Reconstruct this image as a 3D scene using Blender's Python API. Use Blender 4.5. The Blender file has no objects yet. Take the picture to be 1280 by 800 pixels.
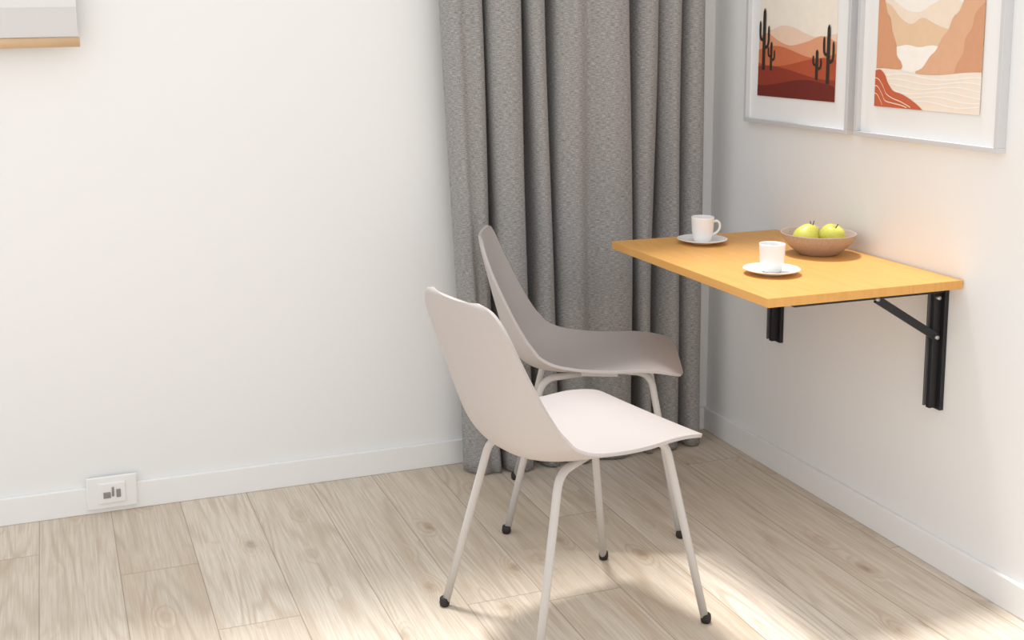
import bpy, bmesh, math, random
from mathutils import Vector, Matrix
random.seed(4)
SC=bpy.context.scene
COL=SC.collection

# ------------------------------------------------------------------ helpers
def obj(name,me,parent=None,mat=None,smooth=False):
    o=bpy.data.objects.new(name,me); COL.objects.link(o)
    if mat: me.materials.append(mat)
    if smooth:
        for p in me.polygons: p.use_smooth=True
    if parent: o.parent=parent
    return o
def empty(name,loc=(0,0,0),rz=0):
    e=bpy.data.objects.new(name,None); COL.objects.link(e)
    e.location=loc; e.rotation_euler=(0,0,rz); e.empty_display_size=.1
    return e
def meshdata(name,v,f):
    me=bpy.data.meshes.new(name); me.from_pydata([tuple(a) for a in v],[],f); me.update(); return me
def box(name,lo,hi,mat,parent=None,bev=0.0,rot=None,seg=2):
    bm=bmesh.new(); bmesh.ops.create_cube(bm,size=1)
    c=[(lo[i]+hi[i])/2 for i in range(3)]; s=[hi[i]-lo[i] for i in range(3)]
    for v in bm.verts: v.co=Vector((v.co.x*s[0],v.co.y*s[1],v.co.z*s[2]))
    if bev>0: bmesh.ops.bevel(bm,geom=bm.edges[:],offset=bev,segments=seg,affect='EDGES',profile=.5)
    me=bpy.data.meshes.new(name); bm.to_mesh(me); bm.free()
    o=obj(name,me,parent,mat); o.location=c
    if rot: o.rotation_euler=rot
    return o
def catmull(P,n,closed=False):
    out=[];m=len(P)
    for i in range(m-1):
        p0=P[max(i-1,0)];p1=P[i];p2=P[i+1];p3=P[min(i+2,m-1)]
        for k in range(n):
            t=k/n
            out.append(tuple(.5*((2*b)+(-a+c)*t+(2*a-5*b+4*c-d)*t*t+(-a+3*b-3*c+d)*t**3) for a,b,c,d in zip(p0,p1,p2,p3)))
    out.append(tuple(P[-1])); return out
def sample(P,s):
    m=len(P)-1; x=min(max(s,0),1)*m; i=min(int(x),m-1); t=x-i
    p0=P[max(i-1,0)];p1=P[i];p2=P[i+1];p3=P[min(i+2,m)]
    return tuple(.5*((2*b)+(-a+c)*t+(2*a-5*b+4*c-d)*t*t+(-a+3*b-3*c+d)*t**3) for a,b,c,d in zip(p0,p1,p2,p3))
def lathe(name,prof,mat,parent=None,loc=(0,0,0),seg=64):
    v=[];f=[];n=len(prof)
    for i in range(seg):
        a=2*math.pi*i/seg
        for r,z in prof: v.append((r*math.cos(a),r*math.sin(a),z))
    for i in range(seg):
        j=(i+1)%seg
        for k in range(n-1): f.append((i*n+k,j*n+k,j*n+k+1,i*n+k+1))
    me=meshdata(name,v,f)
    bm=bmesh.new(); bm.from_mesh(me); bmesh.ops.remove_doubles(bm,verts=bm.verts,dist=1e-5)
    bmesh.ops.recalc_face_normals(bm,faces=bm.faces); bm.to_mesh(me); bm.free()
    o=obj(name,me,parent,mat,True); o.location=loc; return o
def tube(name,pts,r,mat,parent=None,seg=14,r_end=None,cap=True):
    pts=[Vector(p) for p in pts]; v=[];f=[];n=len(pts)
    t0=(pts[1]-pts[0]).normalized(); up=Vector((0,0,1)) if abs(t0.z)<.9 else Vector((1,0,0))
    nrm=t0.cross(up).normalized()
    for i,p in enumerate(pts):
        t=(pts[min(i+1,n-1)]-pts[max(i-1,0)]).normalized()
        nrm=(nrm-t*nrm.dot(t)).normalized(); b=t.cross(nrm)
        rr=r if r_end is None else r+(r_end-r)*i/(n-1)
        for k in range(seg):
            a=2*math.pi*k/seg; v.append(p+nrm*rr*math.cos(a)+b*rr*math.sin(a))
    for i in range(n-1):
        for k in range(seg):
            l=(k+1)%seg; f.append((i*seg+k,i*seg+l,(i+1)*seg+l,(i+1)*seg+k))
    if cap: f.append(tuple(range(seg))[::-1]); f.append(tuple((n-1)*seg+k for k in range(seg)))
    me=meshdata(name,v,f)
    bm=bmesh.new(); bm.from_mesh(me); bmesh.ops.recalc_face_normals(bm,faces=bm.faces); bm.to_mesh(me); bm.free()
    o=obj(name,me,parent,mat,True); return o

# ------------------------------------------------------------------ materials
class NT:
    def __init__(s,name):
        s.m=bpy.data.materials.new(name); s.m.use_nodes=True; s.t=s.m.node_tree; s.N=s.t.nodes; s.b=s.N['Principled BSDF']
    def n(s,typ,**k):
        x=s.N.new(typ)
        for a,b in k.items(): setattr(x,a,b)
        return x
    def l(s,a,b): s.t.links.new(a,b)
    def math(s,op,a,b=None,c=None,clamp=False):
        x=s.n('ShaderNodeMath',operation=op); x.use_clamp=clamp
        for i,q in enumerate((a,b,c)):
            if q is None: continue
            if isinstance(q,(int,float)): x.inputs[i].default_value=q
            else: s.l(q,x.inputs[i])
        return x.outputs[0]
    def mix(s,fac,a,b,bt='MIX'):
        x=s.n('ShaderNodeMixRGB',blend_type=bt)
        for i,q in enumerate((fac,a,b)):
            if isinstance(q,(int,float)): x.inputs[i].default_value=q
            elif isinstance(q,tuple): x.inputs[i].default_value=(*q,1) if len(q)==3 else q
            else: s.l(q,x.inputs[i])
        return x.outputs[0]
    def ramp(s,fac,stops):
        x=s.n('ShaderNodeValToRGB'); e=x.color_ramp.elements
        while len(e)<len(stops): e.new(.5)
        for i,(p,c) in enumerate(stops):
            e[i].position=p; e[i].color=(*c,1)
        s.l(fac,x.inputs[0]); return x.outputs[0]
    def noise(s,vec,scale,detail=2,rough=.5,dist=0):
        x=s.n('ShaderNodeTexNoise'); x.inputs['Scale'].default_value=scale; x.inputs['Detail'].default_value=detail
        x.inputs['Roughness'].default_value=rough; x.inputs['Distortion'].default_value=dist
        s.l(vec,x.inputs['Vector']); return x.outputs['Fac']
    def obj(s): return s.n('ShaderNodeTexCoord').outputs['Object']
    def comb(s,x,y,z):
        c=s.n('ShaderNodeCombineXYZ')
        for i,q in enumerate((x,y,z)):
            if isinstance(q,(int,float)): c.inputs[i].default_value=q
            else: s.l(q,c.inputs[i])
        return c.outputs[0]
    def bump(s,h,strength,dist=.001):
        x=s.n('ShaderNodeBump'); x.inputs['Strength'].default_value=strength; x.inputs['Distance'].default_value=dist
        s.l(h,x.inputs['Height']); s.l(x.outputs[0],s.b.inputs['Normal'])
def srgb(r,g,b):
    f=lambda c:(c/255/12.92) if c/255<=.04045 else ((c/255+.055)/1.055)**2.4
    return (f(r),f(g),f(b))
def simple(name,col,rough=.5,metal=0,var=.04,scale=20,bump=0,spec=None):
    k=NT(name); v=k.noise(k.obj(),scale,3)
    c2=tuple(c*(1-var) for c in col); c1=tuple(min(1,c*(1+var)) for c in col)
    k.l(k.mix(v,c2,c1),k.b.inputs['Base Color'])
    k.b.inputs['Roughness'].default_value=rough; k.b.inputs['Metallic'].default_value=metal
    if spec is not None: k.b.inputs['Specular IOR Level'].default_value=spec
    if bump: k.bump(v,bump,.002)
    return k.m

M_wall=simple('wall_paint',(.886,.887,.888),.9,var=.004,scale=3,spec=.2)
M_trim=simple('trim_paint',(.905,.905,.904),.55,var=.006,scale=5)
M_shell=simple('chair_plastic',srgb(190,183,181),.5,var=.012,scale=60,bump=.02)
M_leg=simple('chair_leg_paint',srgb(198,194,191),.42,var=.01)
M_foot=simple('foot_rubber',(.02,.016,.014),.6)
M_steel=simple('bracket_steel',(.022,.022,.024),.42,metal=.3,var=.1)
M_steel2=simple('bracket_channel',(.12,.12,.13),.45,metal=.5,var=.1)
M_bolt=simple('bolt_zinc',(.5,.5,.5),.35,metal=.9)
M_por=simple('porcelain',(.88,.88,.88),.16,var=.005)
M_frame=simple('frame_silver',srgb(212,212,214),.38,metal=.1,var=.02)
M_mat=simple('passepartout',(.89,.89,.885),.8,var=.006)
M_sock=simple('socket_plastic',(.90,.898,.895),.3,var=.01)
M_sockm=simple('socket_metal',srgb(150,147,144),.35,metal=.2)
M_blind=simple('blind_fabric',srgb(228,227,227),.9,var=.015,scale=250,bump=.1)
M_hem=simple('blind_hem',srgb(215,213,214),.9,var=.015,scale=250,bump=.1)
M_dowel=simple('dowel_wood',srgb(224,190,150),.5,var=.08,scale=30)
M_rod=simple('rod_metal',(.5,.5,.5),.4,metal=.8)

def floor_mat():
    k=NT('oak_planks'); co=k.obj(); sp=k.n('ShaderNodeSeparateXYZ'); k.l(co,sp.inputs[0])
    X,Y=sp.outputs[0],sp.outputs[1]
    W=.19;L=1.75
    u=k.math('DIVIDE',k.math('ADD',X,.045),W); idx=k.math('FLOOR',u); fu=k.math('FRACT',u)
    wn=k.n('ShaderNodeTexWhiteNoise',noise_dimensions='1D'); k.l(idx,wn.inputs['W'])
    sh=wn.outputs['Value']
    v=k.math('ADD',k.math('DIVIDE',Y,L),sh); idy=k.math('FLOOR',v); fv=k.math('FRACT',v)
    wn2=k.n('ShaderNodeTexWhiteNoise',noise_dimensions='3D'); k.l(k.comb(idx,idy,3.3),wn2.inputs['Vector'])
    sc=k.n('ShaderNodeSeparateColor'); k.l(wn2.outputs['Color'],sc.inputs[0])
    r1,r2,r3=sc.outputs
    gx=k.math('ADD',X,k.math('MULTIPLY',r1,17)); gy=k.math('ADD',Y,k.math('MULTIPLY',r2,23))
    vo=k.n('ShaderNodeTexVoronoi'); vo.inputs['Scale'].default_value=1
    k.l(k.comb(k.math('MULTIPLY',gx,9.5),k.math('MULTIPLY',gy,4.6),r1),vo.inputs['Vector'])
    kd=vo.outputs['Distance']; vs=k.n('ShaderNodeSeparateColor'); k.l(vo.outputs['Color'],vs.inputs[0])
    sel=k.math('GREATER_THAN',vs.outputs[0],.58)
    infl=k.math('MULTIPLY',k.math('MAXIMUM',k.math('SUBTRACT',.38,kd),0.0),sel)
    fld=k.noise(k.comb(k.math('MULTIPLY',gx,5.5),k.math('MULTIPLY',gy,.46),r3),1.0,2,.4,.18)
    fld=k.math('ADD',fld,k.math('MULTIPLY',infl,.34))
    freq=k.math('MULTIPLY_ADD',r2,90,90)
    ring=k.math('SINE',k.math('MULTIPLY',fld,freq))
    ring=k.math('MULTIPLY_ADD',ring,.5,.5); ring=k.math('POWER',ring,2.5)
    rmask=k.noise(k.comb(k.math('MULTIPLY',gx,9),k.math('MULTIPLY',gy,2.5),r1),1.0,3,.6)
    ring=k.math('MULTIPLY',ring,k.ramp(rmask,[(.35,(.15,.15,.15)),(.62,(1,1,1))]))
    fine=k.noise(k.comb(k.math('MULTIPLY',gx,260),k.math('MULTIPLY',gy,6),r1),1.0,4,.65)
    broad=k.noise(k.comb(k.math('MULTIPLY',gx,11),k.math('MULTIPLY',gy,1.5),r2),1.0,5,.65)
    base=k.ramp(r3,[(0,srgb(204,191,174)),(.3,srgb(230,221,207)),(.6,srgb(216,204,188)),(1,srgb(237,229,217))])
    c=k.mix(k.math('MULTIPLY',ring,.40),base,srgb(170,148,124))
    c=k.mix(k.ramp(fine,[(.38,(.42,.42,.42)),(.60,(0,0,0))]),c,srgb(183,163,140))
    c=k.mix(k.ramp(broad,[(.50,(0,0,0)),(.70,(.5,.5,.5))]),c,srgb(192,170,145))
    kn=k.math('MULTIPLY',k.ramp(k.math('ADD',kd,k.math('MULTIPLY',k.math('SUBTRACT',k.noise(co,35,4),.5),.22)),[(.03,(1,1,1)),(.17,(0,0,0))]),sel)
    c=k.mix(k.math('MULTIPLY',kn,.6),c,srgb(138,110,84))
    halo=k.math('MULTIPLY',k.ramp(kd,[(.05,(1,1,1)),(.36,(0,0,0))]),sel)
    c=k.mix(k.math('MULTIPLY',halo,.3),c,srgb(183,156,127))
    du=k.math('MINIMUM',fu,k.math('SUBTRACT',1,fu)); dv=k.math('MINIMUM',fv,k.math('SUBTRACT',1,fv))
    su=k.math('LESS_THAN',du,.0013/W); sv=k.math('LESS_THAN',dv,.0013/L)
    seam=k.math('MAXIMUM',su,sv)
    c=k.mix(k.math('MULTIPLY',seam,.5),c,srgb(124,105,86))
    k.l(c,k.b.inputs['Base Color'])
    k.b.inputs['Roughness'].default_value=.55; k.b.inputs['Specular IOR Level'].default_value=.3
    h=k.math('SUBTRACT',k.math('MULTIPLY',fine,.3),seam); k.bump(h,.3,.0008)
    return k.m
M_floor=floor_mat()

def table_mat():
    k=NT('table_veneer'); co=k.obj(); sp=k.n('ShaderNodeSeparateXYZ'); k.l(co,sp.inputs[0]); X,Y,Z=sp.outputs
    f=k.noise(k.comb(k.math('MULTIPLY',X,160),k.math('MULTIPLY',Y,5),k.math('MULTIPLY',Z,90)),1,3,.6)
    g=k.noise(k.comb(k.math('MULTIPLY',X,12),k.math('MULTIPLY',Y,1.6),0.0),1,2,.5)
    r=k.math('MULTIPLY_ADD',k.math('SINE',k.math('MULTIPLY',g,55)),.5,.5)
    c=k.mix(f,srgb(218,160,84),srgb(230,178,108)); c=k.mix(k.math('MULTIPLY',r,.2),c,srgb(204,142,70))
    k.l(c,k.b.inputs['Base Color']); k.b.inputs['Roughness'].default_value=.5; k.b.inputs['Specular IOR Level'].default_value=.3
    return k.m
M_table=table_mat()

def curtain_mat():
    k=NT('curtain_linen'); tc=k.n('ShaderNodeTexCoord').outputs['UV']; sp=k.n('ShaderNodeSeparateXYZ'); k.l(tc,sp.inputs[0]); U,V=sp.outputs[0],sp.outputs[1]
    a=k.noise(k.comb(k.math('MULTIPLY',U,70),k.math('MULTIPLY',V,620),0.0),1,2,.6)
    b=k.noise(k.comb(k.math('MULTIPLY',U,620),k.math('MULTIPLY',V,100),5.0),1,2,.6)
    w=k.math('MULTIPLY_ADD',a,.65,k.math('MULTIPLY',b,.35))
    c=k.ramp(w,[(.34,srgb(112,111,111)),(.5,srgb(153,151,150)),(.66,srgb(188,186,185))])
    k.l(c,k.b.inputs['Base Color']); k.b.inputs['Roughness'].default_value=.95; k.b.inputs['Specular IOR Level'].default_value=.1
    k.b.inputs['Sheen Weight'].default_value=.1
    k.bump(w,.3,.0008); return k.m
M_curtain=curtain_mat()

def bowl_mat():
    k=NT('bowl_ceramic'); co=k.obj(); n=k.noise(co,220,2,.6)
    c=k.ramp(n,[(.3,srgb(168,148,136)),(.5,srgb(178,158,147)),(.7,srgb(186,167,157))])
    k.l(c,k.b.inputs['Base Color']); k.b.inputs['Roughness'].default_value=.5; return k.m
M_bowl=bowl_mat()
def fruit_mat():
    k=NT('green_apple_skin'); co=k.obj(); n=k.noise(co,16,3,.6); s=k.noise(co,220,1)
    c=k.mix(n,srgb(196,200,66),srgb(228,220,118)); c=k.mix(k.ramp(s,[(.66,(0,0,0)),(.72,(.4,.4,.4))]),c,srgb(150,150,50))
    k.l(c,k.b.inputs['Base Color']); k.b.inputs['Roughness'].default_value=.38; k.b.inputs['Subsurface Weight'].default_value=.05; return k.m
M_fruit=fruit_mat()
M_stem=simple('stem_brown',srgb(88,66,40),.7)

# ------------------------------------------------------------------ room
H=2.95
box('floor',(-4.6,-5.2,-.1),(.12,.12,0),M_floor)
bpy.data.objects['floor'].location=(0,0,0)
me=bpy.data.objects['floor'].data
for v in me.vertices: v.co+=Vector((-2.24,-2.54,-.05))
box('wall_back',(-4.6,0,0),(.12,.12,H),M_wall)
box('wall_right',(0,-5.2,0),(.12,0,H),M_wall)
box('baseboard_back',(-4.6,-.014,0),(-.014,0,.078),M_trim,bev=.003)
box('baseboard_right',(-.014,-5.2,0),(0,0,.078),M_trim,bev=.003)

# ------------------------------------------------------------------ curtain
def curtain():
    P=[(553,-.12),(557,-.165),(568,-.19),(578,-.178),(591,-.188),(600,-.15),(600,-.085),(606,-.06),(608,-.11),(611,-.18),(629,-.205),(643,-.18),(644,-.10),(650,-.06),(652,-.12),
       (655,-.185),(667,-.205),(679,-.17),(678,-.09),(685,-.065),(687,-.13),(691,-.185),(712,-.212),(728,-.185),(742,-.20),(760,-.215),(777,-.20),(785,-.15),(785,-.08),(796,-.055),(799,-.12),(802,-.18),(813,-.20),(824,-.16),
       (822,-.09),(829,-.07),(830,-.15),(842,-.205),(854,-.175),(852,-.10),(859,-.065),(860,-.13),(866,-.185),(880,-.19),(890,-.15),(895,-.10)]
    P=[(-.12-(885-a)/383,b) for a,b in P]
    path=catmull(P,7); n=len(path); rows=70; top=2.5; v=[];f=[];uv=[]
    d=[0]
    for i in range(1,n): d.append(d[-1]+math.dist(path[i],path[i-1]))
    for j in range(rows+1):
        q=j/rows; z=.006+(top-.006)*q
        for i,(x,y) in enumerate(path):
            s=i/(n-1); low=1-q
            xx=-.10+(x+.10)*(1-.075*max(0,(1.45-z)/1.45)-.012)
            amp=.92-.4*max(0,q-.85)/.15
            yy=-.090+(y+.14)*amp
            e=min(1,(1-s)*6)
            xx+=e*.010*low*math.sin(23*s+3*q)+.004*math.sin(41*s+5*q)*e
            yy+=.004*math.sin(17*s+4.2*q)*low+.003*math.sin(60*s+7*q)
            xx+=e*.006*low*math.sin(9*q+30*s)+(1-e)*.018*low
            yy-=.012*low**6
            xx=min(xx,-.025); yy=min(yy,-.019)
            v.append((xx,yy,z)); uv.append((d[i],z))
    for j in range(rows):
        for i in range(n-1):
            a=j*n+i; f.append((a,a+1,a+n+1,a+n))
    me=meshdata('curtain',v,f); L=me.uv_layers.new(name='UVMap')
    for p in me.polygons:
        for li in p.loop_indices: L.data[li].uv=uv[me.loops[li].vertex_index]
    o=obj('curtain',me,None,M_curtain,True)
    m=o.modifiers.new('s','SOLIDIFY'); m.thickness=.003; m.offset=0
    return o
curtain()
rail=empty('curtain_rail',(0,0,0))
box('track',(-1.25,-.12,2.505),(-.03,-.08,2.53),M_rod,rail,.003)
for i,x in enumerate((-1.15,-.6,-.12)): box('wall_arm_%d'%(i+1),(x-.012,-.11,2.51),(x+.012,0,2.525),M_rod,rail,.002)

# ------------------------------------------------------------------ roller blind
bl=empty('roller_blind',(-1.965,-.05,1.31),0); bl.rotation_euler=(0,math.radians(-1.2),0)
w=1.0
box('fabric',(-w+.005,-.001,.10),(-.003,.001,1.0),M_blind,bl)
box('hem',(-w+.005,-.0035,.028),(-.003,.0035,.105),M_hem,bl,.001)
tube('dowel',[(-w,0,.014),(0,0,.014)],.013,M_dowel,bl,20)
tube('roller',[(-w,0,1.0),(0,0,1.0)],.022,M_blind,bl,24)
box('bracket_1',(-.012,-.03,.97),(.0,.05,1.03),M_rod,bl,.002)
box('bracket_2',(-w,-.03,.97),(-w+.012,.05,1.03),M_rod,bl,.002)

# ------------------------------------------------------------------ wall socket
so=empty('wall_socket',(-1.94,-.014,.06))
box('plate',(-.068,-.008,-.047),(.068,.0,.048),M_sock,so,.004)
box('inner',(-.036,-.013,-.030),(.036,-.006,.030),M_sock,so,.003)
box('contact_1',(-.024,-.016,-.014),(-.004,-.012,.004),M_sockm,so,.002)
box('contact_2',(-.001,-.017,-.010),(.005,-.012,.018),M_sockm,so,.002)
box('contact_3',(.011,-.016,-.014),(.023,-.012,.010),M_sockm,so,.002)

# ------------------------------------------------------------------ chairs
def chair(loc,rz):
    e=empty('dining_chair',(loc[0],loc[1],0),rz)
    P=[(.238,.436),(.205,.451),(.13,.455),(.04,.442),(-.05,.429),(-.125,.424),(-.187,.440),(-.228,.480),(-.255,.540),(-.276,.612),(-.299,.705),(-.320,.796)]
    Wd=[.185,.198,.207,.210,.210,.208,.204,.199,.193,.186,.176,.165]
    Lf=[.0,.003,.008,.018,.036,.056,.070,.072,.062,.046,.026,.012]
    Q=[(a,b,c,d) for (a,b),c,d in zip(P,Wd,Lf)]
    NS,MS=60,26; v=[];f=[]
    tot=.84
    for i in range(NS+1):
        s=.5-.5*math.cos(math.pi*i/NS); s=.6*s+.4*i/NS
        x,z,wd,lf=sample(Q,s)
        x2,z2,_,_=sample(Q,min(s+.01,1)); x1,z1,_,_=sample(Q,max(s-.01,0))
        t=Vector((x2-x1,0,z2-z1)).normalized(); nr=Vector((t.z,0,-t.x))
        if nr.z<0 and nr.x<0: nr=-nr
        def corner(dist,cr):
            if dist>=cr: return 0
            q=1-dist/cr; return cr*(1-math.sqrt(max(0,1-q*q)))
        ww=wd-corner(s*tot,.09)-corner((1-s)*tot,.07)
        for j in range(MS+1):
            tt=-1+2*j/MS; tt=math.sin(tt*math.pi/2)*.45+tt*.55
            p=Vector((x,ww*tt,z))+nr*(lf*abs(tt)**2.4)
            v.append(p)
    for i in range(NS):
        for j in range(MS):
            a=i*(MS+1)+j; f.append((a,a+MS+1,a+MS+2,a+1))
    sh=obj('seat_shell',meshdata('seat_shell',v,f),e,M_shell,True)
    m=sh.modifiers.new('s','SOLIDIFY'); m.thickness=.008; m.offset=0
    m=sh.modifiers.new('b','BEVEL'); m.width=.003; m.segments=2; m.limit_method='ANGLE'; m.angle_limit=math.radians(50)
    def arc(c0,c1,c2,k=10): return [c0*(1-t)**2+c1*2*t*(1-t)+c2*t*t for t in [i/k for i in range(1,k+1)]]
    n=1
    for sy in (1,-1):
        for sx in (1,-1):
            ft=Vector((sx*.235,sy*.197,0))
            top=Vector((.150,sy*.140,.440)) if sx>0 else Vector((-.140,sy*.140,.418))
            inn=Vector((.045,sy*.095,.433)) if sx>0 else Vector((-.035,sy*.095,.422))
            d=(top-ft).normalized(); h=(inn-top).normalized(); R=.040
            pts=[ft+d*.012,ft+(top-ft)*.5,top-d*R]+arc(top-d*R,top,top+h*R)+[inn]
            tube('leg_%d'%n,pts,.0095,M_leg,e,18)
            lathe('foot_cap_%d'%n,[(0,0),(.009,0),(.0115,.003),(.0125,.009),(.0115,.020),(.0095,.022),(0,.022)],M_foot,e,ft,20)
            n+=1
    box('mounting_plate',(-.055,-.105,.416),(.065,.105,.429),M_leg,e,.003)
    return e
chair((-.969,-1.04),math.radians(11))
chair((-.655,-.480),math.radians(-25))

# ------------------------------------------------------------------ table
tb=empty('folding_wall_table',(0,0,0))
box('table_top',(-.56,-1.19,.731),(-.004,-.39,.753),M_table,tb,.0012)
k=1
for y in (-1.125,-.425):
    box('wall_channel_%d'%k,(-.012,y-.016,.41),(0,y+.016,.730),M_steel,tb,.001)
    box('wall_post_%d'%k,(-.034,y-.004,.415),(-.012,y+.010,.722),M_steel,tb,.001)
    box('post_flange_%d'%k,(-.042,y+.008,.42),(-.012,y+.013,.722),M_steel2,tb,.001)
    box('arm_%d'%k,(-.45,y-.011,.711),(-.012,y+.011,.731),M_steel,tb,.001)
    a=Vector((-.028,y-.008,.60)); b=Vector((-.215,y-.008,.712)); L=(b-a).length
    o=box('brace_%d'%k,(-L/2,-.004,-.010),(L/2,.004,.010),M_steel,tb,.001)
    o.location=(a+b)/2; o.rotation_euler=(0,math.atan2(b.z-a.z,-(b.x-a.x)),0)
    for q,(x,z) in enumerate(((-.03,.60),(-.215,.712),(-.03,.70))):
        t=tube('bolt_%d_%d'%(k,q+1),[(x,y-.018,z),(x,y-.004,z)],.005,M_bolt,tb,12)
    k+=1

# ------------------------------------------------------------------ cups
def saucer(x,y):
    return lathe('saucer',[(0,.0015),(.028,.0015),(.030,0),(.033,0),(.034,.0025),(.055,.007),(.070,.0125),(.0715,.0140),(.0705,.0150),(.068,.0148),(.052,.0095),(.034,.0055),(.028,.005),(0,.005)],M_por,None,(x,y,.7535),72)
def cup(x,y,ang):
    e=empty('coffee_cup',(x,y,.7590),ang)
    lathe('body',[(0,.002),(.019,.002),(.020,0),(.022,0),(.0245,.003),(.0285,.016),(.0305,.035),(.0322,.062),(.0326,.070),(.0320,.0712),(.0312,.070),(.0305,.062),(.0288,.035),(.0265,.016),(.021,.006),(0,.005)],M_por,e,(0,0,0),64)
    pts=catmull([(.0295,0,.056),(.041,0,.058),(.0495,0,.050),(.0495,0,.037),(.041,0,.025),(.0285,0,.019)],6)
    tube('handle',pts,.0036,M_por,e,12)
    return e
saucer(-.335,-.515); cup(-.335,-.515,math.radians(-15))
saucer(-.395,-.955); cup(-.395,-.955,math.radians(68))

# ------------------------------------------------------------------ bowl with fruit
BX,BY=-.125,-.77
lathe('fruit_bowl',[(0,.003),(.040,.003),(.043,0),(.050,0),(.054,.003),(.076,.020),(.092,.038),(.101,.056),(.1015,.058),(.100,.059),(.0975,.057),(.089,.040),(.072,.022),(.050,.009),(0,.007)],M_bowl,None,(BX,BY,.7535),72)
def fruit(x,y,z,r,tilt,rz,pear=False):
    e=empty('pear' if pear else 'green_apple',(x,y,z),0); e.rotation_euler=(tilt,0,rz)
    if pear: prof=[(0,-.93),(.25,-.98),(.6,-.85),(.93,-.45),(1.0,-.1),(.94,.25),(.78,.58),(.62,.82),(.48,.98),(.28,1.08),(.1,1.08),(0,1.02)]
    else: prof=[(0,-.78),(.15,-.86),(.4,-.9),(.72,-.7),(.95,-.3),(1.0,.1),(.9,.5),(.65,.8),(.35,.88),(.12,.78),(0,.66)]
    pr=catmull(prof,5)
    lathe('flesh',[(max(0,a)*r,b*r) for a,b in pr],M_fruit,e,(0,0,0),40)
    z0=(1.02 if pear else .66)*r
    tube('stem',[(0,0,z0),(.001,0,z0+.008),(.004,0,z0+.016)],.0014,M_stem,e,8)
fruit(BX-.036,BY+.006,.7995,.034,.55,1.5,True)
fruit(BX+.037,BY-.010,.799,.0350,.4,.4)
fruit(BX+.012,BY+.058,.799,.028,.3,2.0)

# ------------------------------------------------------------------ framed prints (on right wall, x=0, facing -x)
def flat(name,pts,x,col,parent,rough=.8):
    key='ink_%d_%d_%d'%tuple(int(c) for c in col)
    m=bpy.data.materials.get(key) or simple(key,srgb(*col),rough,var=.05,scale=45)
    q=[pts[0]]
    for p in pts[1:]:
        if math.dist(p,q[-1])>1e-4: q.append(p)
    bm=bmesh.new(); vs=[bm.verts.new((x,-y,z)) for y,z in q]; fc=bm.faces.new(vs); fc.normal_update()
    if fc.normal.x>0: fc.normal_flip()
    fc.normal_update()
    bmesh.ops.triangulate(bm,faces=bm.faces[:],ngon_method='EAR_CLIP'); me=bpy.data.meshes.new(name); bm.to_mesh(me); bm.free()
    return obj(name,me,parent,m)
def picture(y0,y1,z0,z1):
    e=empty('framed_print',(0,0,0)); fw=.012; D=.026
    box('frame_bottom',(-D,-y1,z0),(0,-y0,z0+fw),M_frame,e,.001)
    box('frame_top',(-D,-y1,z1-fw),(0,-y0,z1),M_frame,e,.001)
    box('frame_side_1',(-D,-y0-fw,z0+fw),(0,-y0,z1-fw),M_frame,e,.001)
    box('frame_side_2',(-D,-y1,z0+fw),(0,-y1+fw,z1-fw),M_frame,e,.001)
    box('mat_board',(-.012,-y1+fw,z0+fw),(-.002,-y0-fw,z1-fw),M_mat,e)
    return e
def curve(y0,y1,f,n=30): return [(y0+(y1-y0)*i/n,f(i/n)) for i in range(n+1)]
def hill(name,y0,y1,f,zb,x,col,e):
    flat(name,curve(y0,y1,f)+[(y1,zb),(y0,zb)],x,col,e)
def ridge(name,pts,zb,x,col,e):
    c=catmull(pts,8); flat(name,c+[(c[-1][0],zb),(c[0][0],zb)],x,col,e)
# print 1: cactus desert
e1=picture(.225,.742,1.073,1.78)
a0,a1,b0,b1=.283,.668,1.156,1.70
flat('sky',[(a0,b0),(a1,b0),(a1,b1),(a0,b1)],-.0125,(246,236,222),e1)
flat('sun_disc',[(.50+.05*math.cos(t*math.pi/16),1.53+.05*math.sin(t*math.pi/16)) for t in range(32)],-.0129,(230,160,116),e1)
ridge('dune_1',[(a0,1.335),(.34,1.352),(.40,1.368),(.46,1.362),(.52,1.345),(.58,1.335),(a1,1.345)],b0,-.0133,(241,210,186),e1)
ridge('dune_2',[(a0,1.335),(.33,1.345),(.39,1.322),(.45,1.310),(.53,1.322),(.60,1.338),(a1,1.322)],b0,-.0137,(228,162,126),e1)
hill('dune_3',a0,a1,lambda t:1.292+.016*math.sin(t*6+.2),b0,-.0141,(206,114,74),e1)
hill('dune_4',a0,a1,lambda t:1.262+.014*math.sin(t*5+3.6),b0,-.0145,(180,82,50),e1)
hill('dune_5',a0,a1,lambda t:1.232+.016*math.sin(t*4+1.0),b0,-.0149,(146,56,34),e1)
hill('dune_6',a0,a1,lambda t:1.200+.012*math.sin(t*5+4.6),b0,-.0153,(112,36,24),e1)
def cactus(name,y,z,h,s,e):
    w=.0075*s
    def limb(nm,pts,w):
        top=[];bot=[];P=[Vector(p) for p in catmull(pts,6)]
        for i,p in enumerate(P):
            d=(P[min(i+1,len(P)-1)]-P[max(i-1,0)]).normalized(); n=Vector((-d.y,d.x)); q=i/(len(P)-1)
            k=w*(1 if q<.85 else math.sqrt(max(.05,1-((q-.85)/.15)**2)))
            top.append(tuple(p+n*k)); bot.append(tuple(p-n*k))
        flat(nm,top+bot[::-1],limb.x,(48,42,34),e); limb.x-=.0002
    limb.x=-.0158
    limb(name+'_trunk',[(y,z),(y,z+h*.5),(y,z+h)],w)
    limb(name+'_arm_1',[(y,z+h*.38),(y+.016*s,z+h*.38),(y+.024*s,z+h*.46),(y+.024*s,z+h*.72)],w*.65)
    limb(name+'_arm_2',[(y,z+h*.5),(y-.014*s,z+h*.5),(y-.021*s,z+h*.58),(y-.021*s,z+h*.8)],w*.65)
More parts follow.
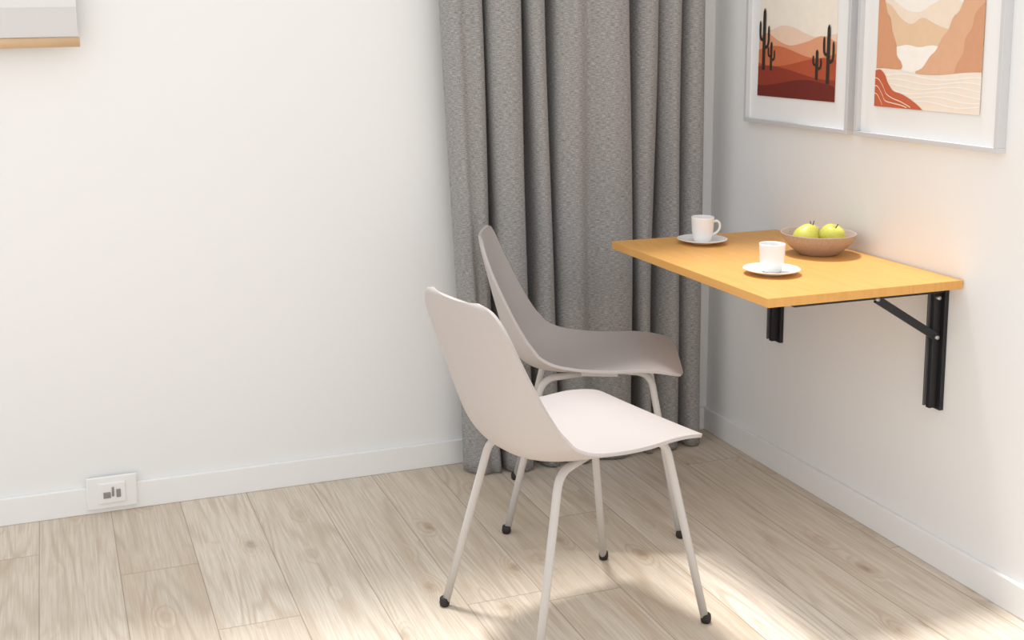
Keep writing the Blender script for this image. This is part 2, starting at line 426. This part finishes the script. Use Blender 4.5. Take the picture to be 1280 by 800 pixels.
cactus('cactus_1',.312,1.235,.185,1.0,e1)
cactus('cactus_2',.352,1.235,.085,.7,e1)
cactus('cactus_3',.634,1.205,.165,.95,e1)
cactus('cactus_4',.582,1.215,.085,.8,e1)
# print 2: canyon lake
e2=picture(.772,1.298,1.073,1.78)
a0,a1,b0,b1=.842,1.225,1.156,1.70
flat('sky',[(a0,b0),(a1,b0),(a1,b1),(a0,b1)],-.0125,(248,242,234),e2)
ridge('far_mountain',[(a0,1.45),(.90,1.43),(.95,1.405),(1.0,1.40),(1.05,1.42),(1.10,1.435),(1.16,1.42),(a1,1.44)],1.29,-.0129,(243,226,206),e2)
ridge('mid_mountain',[(a0,1.43),(.885,1.42),(.93,1.385),(.97,1.37),(1.01,1.385),(1.05,1.372),(1.09,1.36),(1.15,1.35),(a1,1.35)],1.27,-.0133,(232,200,166),e2)
flat('lake',[(a0,b0)]+[(a0+(a1-a0)*t/20,1.315+.003*math.sin(t*1.3)) for t in range(21)]+[(a1,b0)],-.0137,(250,245,238),e2)
cl=catmull([(.858,1.475),(.866,1.43),(.876,1.40),(.890,1.385),(.897,1.355),(.908,1.335),(.918,1.315),(.922,1.29),(.938,1.275),(.945,1.262)],6)
flat('cliff_left',[(a0,1.255),(a0,1.475)]+cl+[(.94,1.255)],-.0141,(217,158,120),e2)
cr=catmull([(.995,1.252),(1.02,1.262),(1.045,1.290),(1.065,1.305),(1.085,1.335),(1.105,1.355),(1.12,1.385),(1.14,1.40),(1.16,1.435),(1.185,1.455),(a1,1.49)],6)
flat('cliff_right',cr+[(a1,1.245),(.995,1.245)],-.0145,(224,176,142),e2)
cs=catmull([(1.13,1.246),(1.142,1.275),(1.16,1.30),(1.165,1.335),(1.185,1.36),(1.195,1.395),(a1,1.42)],6)
flat('cliff_shade',cs+[(a1,1.246)],-.0149,(214,158,124),e2)
hill('foreground_sand',a0,a1,lambda t:1.250+.006*math.sin(t*7+1),b0,-.0153,(243,230,216),e2)
for i in range(6):
    z=1.240-.013*i
    top=curve(.88+.01*i,a1,lambda t:z+.005*math.sin(t*8+i)); bot=[(y,q-.0022) for y,q in top][::-1]
    flat('ripple_%d'%(i+1),top+bot,-.0157,(253,250,246),e2)
rd=catmull([(a0,1.250),(.862,1.252),(.880,1.240),(.893,1.220),(.915,1.200),(.950,1.192),(.98,1.182),(1.01,1.168),(1.03,b0)],6)
flat('red_dune',rd+[(a0,b0)],-.0162,(198,100,66),e2)
for i in range(3):
    o=.020*(i+1)
    t=catmull([(a0,1.252-o*1.0),(.858-.002*i,1.248-o),(.876-.003*i,1.230-o),(.890-.004*i,1.210-o*.9),(.915,1.194-o*.62),(.95,1.182-o*.42),(.985-.012*i,1.164-o*.10)],8)
    t=[p for p in t if p[1]>b0+.004]
    flat('dune_line_%d'%(i+1),t+[(y,z-.0028) for y,z in t][::-1],-.0167,(242,212,190),e2)

# ------------------------------------------------------------------ light
w=bpy.data.worlds.new('World'); SC.world=w; w.use_nodes=True; nt=w.node_tree
bg=nt.nodes['Background']; bg.inputs[0].default_value=(.984,.993,1.0,1); bg.inputs[1].default_value=1.1
sl=bpy.data.lights.new('sun','SUN'); sl.energy=3.5; sl.angle=math.radians(9); sl.color=(1,.98,.95)
so_=bpy.data.objects.new('sun',sl); COL.objects.link(so_)
so_.rotation_euler=Vector((.06,-.30,-1)).to_track_quat('-Z','Y').to_euler(); so_.location=(-1,1,4)

# ------------------------------------------------------------------ camera
cd=bpy.data.cameras.new('camera'); cam=bpy.data.objects.new('camera',cd); COL.objects.link(cam)
cd.sensor_width=36; cd.lens=1490/1280*36; cd.shift_y=-147/1280
p=math.atan(215/1490);a=math.radians(21.4)
cam.location=(-2.062,-3.435,1.354); cam.rotation_euler=(math.pi/2-p,0,-a)
SC.camera=cam
SC.view_settings.view_transform='Standard'
